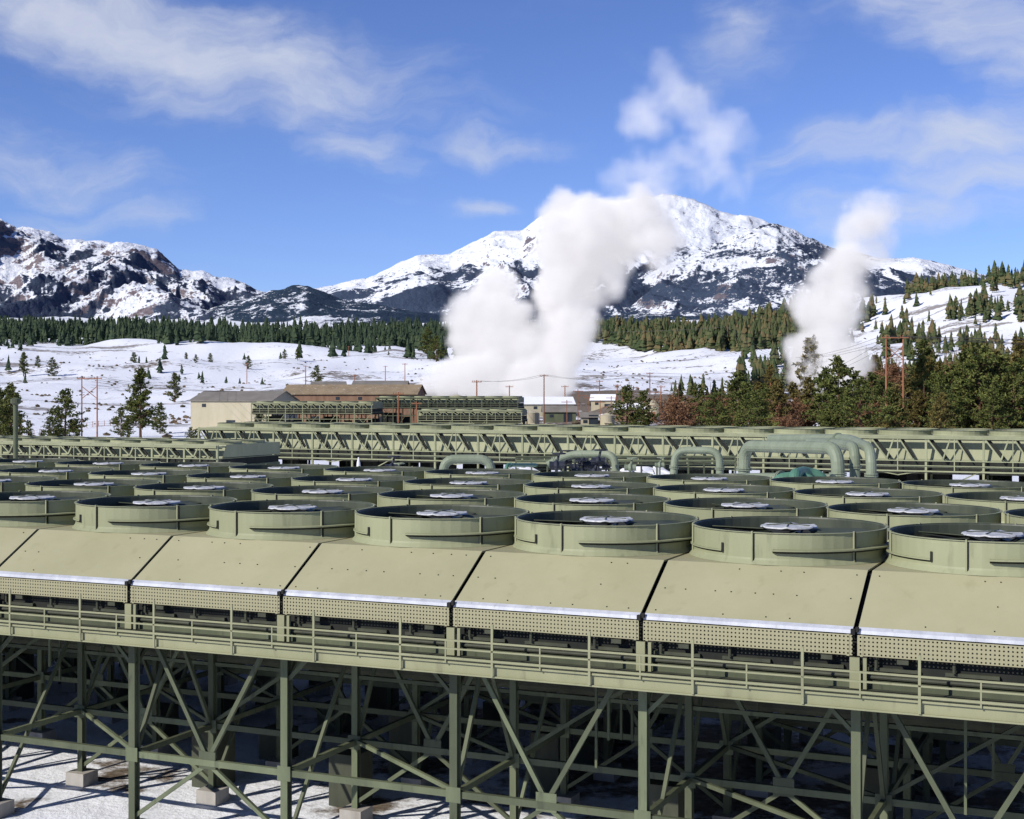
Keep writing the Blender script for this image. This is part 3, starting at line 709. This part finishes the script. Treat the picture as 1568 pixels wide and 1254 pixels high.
# ------------------------------------------------------------ forest masses
def conifer_tpl(seed,tiers=6,n=7):
    r=random.Random(seed); vs=[];fs=[]
    for k in range(tiers):
        z0=.06+.88*k/tiers; z1=min(1.0,z0+.36); rad=.20*(1-z0)**.75*r.uniform(.8,1.15)+.015
        o=len(vs); vs.append((r.gauss(0,.01),r.gauss(0,.01),z1))
        for i in range(n):
            a=2*math.pi*(i+r.random()*.6)/n; q=rad*r.uniform(.55,1.25); vs.append((q*math.cos(a),q*math.sin(a),z0+r.uniform(-.05,.05)))
        for i in range(n): fs.append((o,o+1+i,o+1+(i+1)%n))
    o=len(vs); vs+= [(-.012,-.012,-.08),(.012,-.012,-.08),(0,.012,-.08),(0,0,.3)]; fs+= [(o,o+1,o+3),(o+1,o+2,o+3),(o+2,o,o+3)]
    return np.array(vs),np.array(fs)
TP=[conifer_tpl(i,6,8) for i in range(6)]
def forest(name,places,mat):
    V=[];Fc=[];o=0
    for (x,y,h,wd) in places:
        tv,tf=random.choice(TP); z=hgt(x,y); a=random.uniform(0,6.28); c,s_=math.cos(a),math.sin(a)
        X=(tv[:,0]*c-tv[:,1]*s_)*h*wd+x; Y=(tv[:,0]*s_+tv[:,1]*c)*h*wd+y; Z=tv[:,2]*h+z
        V.append(np.stack([X,Y,Z],1)); Fc.append(tf+o); o+=len(tv)
    V=np.concatenate(V); Fc=np.concatenate(Fc)
    me=bpy.data.meshes.new(name); me.from_pydata(V.tolist(),[],Fc.tolist()); me.materials.append(mat)
    ob=bpy.data.objects.new(name,me); scene.collection.objects.link(ob)
def scatter(n,pxr,yr,hr,dens=None,wd=(.8,1.3)):
    out=[];tr=0
    while len(out)<n and tr<n*12:
        tr+=1
        px=random.uniform(*pxr); y=yr[0]*(yr[1]/yr[0])**random.random(); x=(px-CX)/F*y
        if dens and random.random()>dens(px,x,y): continue
        h=random.uniform(*hr)
        if random.random()<.25: h*=.6
        out.append((x,y,h,random.uniform(*wd)))
    return out
clump=lambda x,y,s_=160,th=0.0,o=.06: 1.0 if noise.noise(Vector((x/s_,y/s_,5)))>th else o
pl=scatter(3300,(-150,720),(1850,3200),(14,30),lambda p,x,y: 1)
pl+=scatter(230,(-150,760),(1250,1850),(11,24),lambda p,x,y: clump(x,y,70,.26,.01))
pl+=scatter(20,(-50,500),(850,1250),(7,13),lambda p,x,y: clump(x,y,70,.35,.0))
pl+=scatter(900,(700,1000),(2300,4200),(14,24))
forest('distant_conifer_forest',pl,M_far)
pl=scatter(2800,(885,1290),(1200,3300),(15,27),lambda p,x,y: 1 if y>1200+max(0,(1130-p))*2.2 else 0)
pl+=scatter(420,(1130,1700),(620,1150),(10,19),lambda p,x,y: clump(x,y,60,0.0,.03))
pl+=scatter(400,(1280,1750),(1150,2000),(12,25),lambda p,x,y: clump(x,y,90,.2,.05))
pl+=scatter(50,(1000,1180),(560,800),(4,9),lambda p,x,y: clump(x,y,40,.0))
forest('conifer_forest',pl,M_mid)
def brush(n,pxr,yr,hr,th):
    mb=MB(); c=0
    while c<n:
        px=random.uniform(*pxr); y=yr[0]*(yr[1]/yr[0])**random.random(); x=(px-CX)/F*y
        if px<600 and random.random()<.5: c+=.5; continue
        if noise.noise(Vector((x/45,y/70,9)))<th and random.random()>.04: c+=.2; continue
        c+=1; z=hgt(x,y); h=random.uniform(*hr)
        vs_=[(x,y,z+h)];k=6
        for i in range(k):
            a=6.28*(i+random.random()*.5)/k; vs_.append((x+h*1.0*math.cos(a)*random.uniform(.6,1.4),y+h*math.sin(a)*random.uniform(.6,1.4),z+h*random.uniform(0.1,.8)))
        for i in range(k):
            a=6.28*i/k; vs_.append((x+h*.7*math.cos(a),y+h*.7*math.sin(a),z-.2))
        f_=[(0,1+i,1+(i+1)%k) for i in range(k)]+[(1+i,1+k+i,1+k+(i+1)%k,1+(i+1)%k) for i in range(k)]
        mb.add(vs_,f_)
    mb.obj('sagebrush',M_sage)
brush(4200,(-60,1650),(260,1300),(.4,1.2),0.15)

# ------------------------------------------------------------ steam plumes
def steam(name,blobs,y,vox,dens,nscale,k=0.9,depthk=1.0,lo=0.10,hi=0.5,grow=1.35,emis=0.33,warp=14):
    rnd=random.Random(len(blobs))
    sph=[]
    for b in blobs:
        px,py,rp=b[:3]; w=b[3] if len(b)>3 else 1.0
        c=W(px,py,y); r=rp/F*y*grow; c.y+=rnd.uniform(-.4,.4)*r*depthk
        sph.append((c,r,w))
    mn=[min(c[i]-r for c,r,w in sph)-3 for i in range(3)]; mxx=[max(c[i]+r for c,r,w in sph)+3 for i in range(3)]
    ng=bpy.data.node_groups.new(name+'_nodes','GeometryNodeTree')
    ng.interface.new_socket('Geometry',in_out='INPUT',socket_type='NodeSocketGeometry')
    ng.interface.new_socket('Geometry',in_out='OUTPUT',socket_type='NodeSocketGeometry')
    N=ng.nodes; L=ng.links
    go=N.new('NodeGroupOutput'); pos=N.new('GeometryNodeInputPosition')
    def mt(op,a,b=None,c=None):
        n=N.new('ShaderNodeMath'); n.operation=op
        for i,x in enumerate((a,b,c)):
            if x is None: continue
            if isinstance(x,(int,float)): n.inputs[i].default_value=x
            else: L.new(x,n.inputs[i])
        return n.outputs[0]
    nw=N.new('ShaderNodeTexNoise'); nw.inputs['Scale'].default_value=nscale*0.7; nw.inputs['Detail'].default_value=3; L.new(pos.outputs[0],nw.inputs['Vector'])
    wv=N.new('ShaderNodeVectorMath'); wv.operation='SUBTRACT'; L.new(nw.outputs['Color'],wv.inputs[0]); wv.inputs[1].default_value=(.5,.5,.5)
    wa=N.new('ShaderNodeVectorMath'); wa.operation='MULTIPLY_ADD'; L.new(wv.outputs[0],wa.inputs[0]); wa.inputs[1].default_value=(warp,warp,warp); L.new(pos.outputs[0],wa.inputs[2])
    cur=None
    for c,r,w in sph:
        dn=N.new('ShaderNodeVectorMath'); dn.operation='DISTANCE'; L.new(wa.outputs[0],dn.inputs[0]); dn.inputs[1].default_value=c
        f=mt('MULTIPLY_ADD',dn.outputs['Value'],-w/r,w)
        if cur is None: cur=f
        else:
            sm_=N.new('ShaderNodeMath'); sm_.operation='SMOOTH_MAX'; sm_.inputs[2].default_value=0.15; L.new(cur,sm_.inputs[0]); L.new(f,sm_.inputs[1]); cur=sm_.outputs[0]
    nt_=N.new('ShaderNodeTexNoise'); nt_.inputs['Scale'].default_value=nscale; nt_.inputs['Detail'].default_value=5; nt_.inputs['Roughness'].default_value=0.62
    L.new(wa.outputs[0],nt_.inputs['Vector'])
    nf=mt('MULTIPLY_ADD',nt_.outputs[0],k*2,-k)
    g=mt('ADD',cur,nf)
    mr=N.new('ShaderNodeMapRange'); mr.interpolation_type='SMOOTHSTEP'; L.new(g,mr.inputs[0])
    for i,vv in enumerate((lo,hi,0,1)): mr.inputs[1+i].default_value=vv
    mr2=N.new('ShaderNodeMapRange'); L.new(cur,mr2.inputs[0])
    for i,vv in enumerate((0.0,0.15,0,1)): mr2.inputs[1+i].default_value=vv
    d=mt('MULTIPLY',mr.outputs[0],mr2.outputs[0])
    vc=N.new('GeometryNodeVolumeCube'); L.new(d,vc.inputs['Density'])
    vc.inputs['Min'].default_value=mn; vc.inputs['Max'].default_value=mxx
    for i,ax in enumerate('XYZ'): vc.inputs['Resolution '+ax].default_value=max(8,int((mxx[i]-mn[i])/vox))
    mat=bpy.data.materials.new(name+'_steam'); mat.use_nodes=True; mn_=mat.node_tree; mn_.nodes.clear()
    pv=mn_.nodes.new('ShaderNodeVolumePrincipled'); mo=mn_.nodes.new('ShaderNodeOutputMaterial'); mn_.links.new(pv.outputs[0],mo.inputs['Volume'])
    pv.inputs['Color'].default_value=(1,1,1,1); pv.inputs['Density'].default_value=dens; pv.inputs['Anisotropy'].default_value=0.0
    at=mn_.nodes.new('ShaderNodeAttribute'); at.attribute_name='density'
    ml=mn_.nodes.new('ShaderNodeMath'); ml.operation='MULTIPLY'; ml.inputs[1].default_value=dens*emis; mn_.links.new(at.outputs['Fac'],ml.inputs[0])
    mn_.links.new(ml.outputs[0],pv.inputs['Emission Strength']); pv.inputs['Emission Color'].default_value=(0.97,0.95,1,1)  # weak glow added in place of light scattered many times inside the steam
    smn=N.new('GeometryNodeSetMaterial'); smn.inputs['Material'].default_value=mat
    L.new(vc.outputs[0],smn.inputs[0]); L.new(smn.outputs[0],go.inputs[0])
    me=bpy.data.meshes.new(name); me.from_pydata([(0,0,0)],[],[]); me.materials.append(mat)
    o=bpy.data.objects.new(name,me); scene.collection.objects.link(o)
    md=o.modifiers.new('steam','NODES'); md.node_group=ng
    return o
main=[(655,594,18),(690,588,30),(718,572,38),(742,588,38),(748,548,46),(730,515,40),(722,485,34),(757,505,42),(772,478,36),(752,450,34),(778,438,24),(785,550,40),(803,592,36),(790,520,30),(815,565,36),(810,535,28),
 (845,580,38),(838,545,38),(857,530,42),(872,500,44),(868,470,44),(848,450,34),(868,430,42),(866,395,46),(880,365,48),(868,335,38),(900,335,38),(902,400,38),(890,440,36),
 (925,385,42,.85),(940,350,42,.75),(965,375,40,.6),(925,330,32,.7),(985,345,42,.5),(1015,355,40,.42),(935,420,34,.55),(980,320,40,.42),(1000,395,38,.36),(1020,318,36,.34)]
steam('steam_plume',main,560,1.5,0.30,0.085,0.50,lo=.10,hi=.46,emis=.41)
rightp=[(1262,572,44),(1284,545,38),(1248,540,34),(1220,542,24,.8),(1268,515,38),(1284,485,40),(1256,470,38),(1234,462,26,.85),(1290,455,36),(1283,425,36),(1300,400,34,.85),(1266,430,32,.85),(1310,370,38,.55),(1325,340,44,.42),(1350,320,44,.36),(1345,370,40,.34)]
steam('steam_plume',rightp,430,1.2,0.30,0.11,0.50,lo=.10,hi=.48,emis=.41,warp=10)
high=[(1012,128,26),(1000,150,30),(985,185,30),(1030,145,28),(1060,160,28),(1085,185,30),(1110,200,26),(1125,225,26,.7),(1095,215,30,.8),(1060,215,24,.6),(1040,245,30,.8),(1010,265,32,.8),(985,270,30),(955,280,28),(1000,285,36,.8),(1060,275,34,.6),(1100,260,32,.6),(1120,290,34,.5),(960,200,20,.7)]
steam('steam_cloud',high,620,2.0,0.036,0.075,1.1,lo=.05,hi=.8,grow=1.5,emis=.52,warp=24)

# ------------------------------------------------------------ world
w=bpy.data.worlds.new('World'); scene.world=w; w.use_nodes=True
nt=w.node_tree; N=nt.nodes; L=nt.links; N.clear()
S_=Vector((-0.65,-0.53,0.545)).normalized()
el=math.asin(S_.z); az=math.atan2(S_.x,S_.y)
sky=N.new('ShaderNodeTexSky'); sky.sky_type='NISHITA'; sky.sun_disc=False; sky.sun_elevation=el; sky.sun_rotation=az
sky.altitude=2500; sky.air_density=1.0; sky.dust_density=0.3; sky.ozone_density=2.0
tint=N.new('ShaderNodeMixRGB'); tint.blend_type='MULTIPLY'; tint.inputs[0].default_value=1; tint.inputs[2].default_value=(0.93,1.05,1.55,1); L.new(sky.outputs[0],tint.inputs[1])
bg=N.new('ShaderNodeBackground'); bg.inputs['Strength'].default_value=0.086; L.new(tint.outputs[0],bg.inputs[0])
tc=N.new('ShaderNodeTexCoord'); sp_=N.new('ShaderNodeSeparateXYZ'); L.new(tc.outputs['Generated'],sp_.inputs[0])
def M2(op,a,b=None,c=None):
    n=N.new('ShaderNodeMath'); n.operation=op
    for i,x in enumerate((a,b,c)):
        if x is None: continue
        if isinstance(x,(int,float)): n.inputs[i].default_value=x
        else: L.new(x,n.inputs[i])
    return n.outputs[0]
az_=M2('ARCTAN2',sp_.outputs[0],sp_.outputs[1]); el_=M2('ARCSINE',sp_.outputs[2])
cb=N.new('ShaderNodeCombineXYZ'); L.new(az_,cb.inputs[0]); L.new(el_,cb.inputs[1])
nw=N.new('ShaderNodeTexNoise'); nw.inputs['Scale'].default_value=11; nw.inputs['Detail'].default_value=6; L.new(cb.outputs[0],nw.inputs['Vector'])
vm=N.new('ShaderNodeVectorMath'); vm.operation='MULTIPLY_ADD'; vm.inputs[1].default_value=(0.13,0.07,0); L.new(nw.outputs['Color'],vm.inputs[0]); 
ofs=N.new('ShaderNodeVectorMath'); ofs.operation='SUBTRACT'; ofs.inputs[1].default_value=(0.065,0.035,0); L.new(cb.outputs[0],ofs.inputs[0]); L.new(ofs.outputs[0],vm.inputs[2])
clouds=[(270,80,450,100,-9,.95),(60,50,280,80,-6,.85),(430,130,260,80,-14,.75),(545,225,130,45,-8,.7),(730,230,130,32,-4,.8),(745,318,75,22,0,.7),
 (1130,40,80,90,35,.55),(1500,70,240,80,-18,.9),(1560,120,160,60,-10,.85),(1475,240,190,70,12,.95),(1500,290,200,70,0,.75),(1300,240,170,55,0,.6),(110,270,240,70,-8,.6),(140,345,220,34,3,.55),(1420,340,300,60,0,.6),(1090,120,90,40,40,.35),(620,180,220,50,-15,.4)]
tot=None
for px,py,rx,ry,rot,s_ in clouds:
    mp=N.new('ShaderNodeMapping'); mp.vector_type='TEXTURE'
    mp.inputs['Location'].default_value=(math.atan((px-CX)/F),math.atan((HY-py)/F),0); mp.inputs['Rotation'].default_value=(0,0,math.radians(rot)); mp.inputs['Scale'].default_value=(rx/F,ry/F,1)
    L.new(vm.outputs[0],mp.inputs[0])
    l=N.new('ShaderNodeVectorMath'); l.operation='LENGTH'; L.new(mp.outputs[0],l.inputs[0])
    mr=N.new('ShaderNodeMapRange'); mr.interpolation_type='SMOOTHSTEP'; L.new(l.outputs['Value'],mr.inputs[0])
    for i,vv in enumerate((1.4,0.0,0,s_)): mr.inputs[1+i].default_value=vv
    tot=mr.outputs[0] if tot is None else M2('MAXIMUM',tot,mr.outputs[0])
st_=N.new('ShaderNodeMapping'); st_.inputs['Rotation'].default_value=(0,0,math.radians(12)); st_.inputs['Scale'].default_value=(6,20,1); L.new(vm.outputs[0],st_.inputs[0])
n1=N.new('ShaderNodeTexNoise'); n1.inputs['Scale'].default_value=1.5; n1.inputs['Detail'].default_value=9; n1.inputs['Roughness'].default_value=0.6; L.new(st_.outputs[0],n1.inputs['Vector'])
cv=M2('ADD',M2('MULTIPLY',tot,0.75),M2('MULTIPLY_ADD',n1.outputs['Fac'],1.3,-0.65))
nr=N.new('ShaderNodeMapRange'); nr.interpolation_type='SMOOTHSTEP'; L.new(cv,nr.inputs[0])
for i,vv in enumerate((0.0,0.98,0.0,1.0)): nr.inputs[1+i].default_value=vv
ms=N.new('ShaderNodeMapRange'); L.new(tot,ms.inputs[0])
for i,vv in enumerate((0.0,0.35,0.25,1.0)): ms.inputs[1+i].default_value=vv
cf=M2('MULTIPLY',M2('MULTIPLY',nr.outputs[0],ms.outputs[0]),0.88)
bg2=N.new('ShaderNodeBackground'); bg2.inputs[0].default_value=(0.72,0.77,0.90,1); bg2.inputs[1].default_value=0.9
mx=N.new('ShaderNodeMixShader'); L.new(cf,mx.inputs[0]); L.new(bg.outputs[0],mx.inputs[1]); L.new(bg2.outputs[0],mx.inputs[2])
wo=N.new('ShaderNodeOutputWorld'); L.new(mx.outputs[0],wo.inputs[0])
# sun
sl=bpy.data.lights.new('sun','SUN'); sl.energy=5.0; sl.angle=math.radians(0.5); sl.color=(1,0.945,0.86)
so=bpy.data.objects.new('sun',sl); so.rotation_euler=S_.to_track_quat('Z','Y').to_euler(); so.location=(0,0,100); scene.collection.objects.link(so)
# camera
cd=bpy.data.cameras.new('camera'); cd.sensor_width=36; cd.lens=F/1568*36; cd.shift_y=-27/1568; cd.clip_end=40000; cd.clip_start=0.5
co=bpy.data.objects.new('camera',cd); co.location=(0,0,CZ); co.rotation_euler=(math.pi/2,0,0); scene.collection.objects.link(co); scene.camera=co
scene.view_settings.view_transform='Standard'; scene.view_settings.look='None'; scene.view_settings.exposure=0
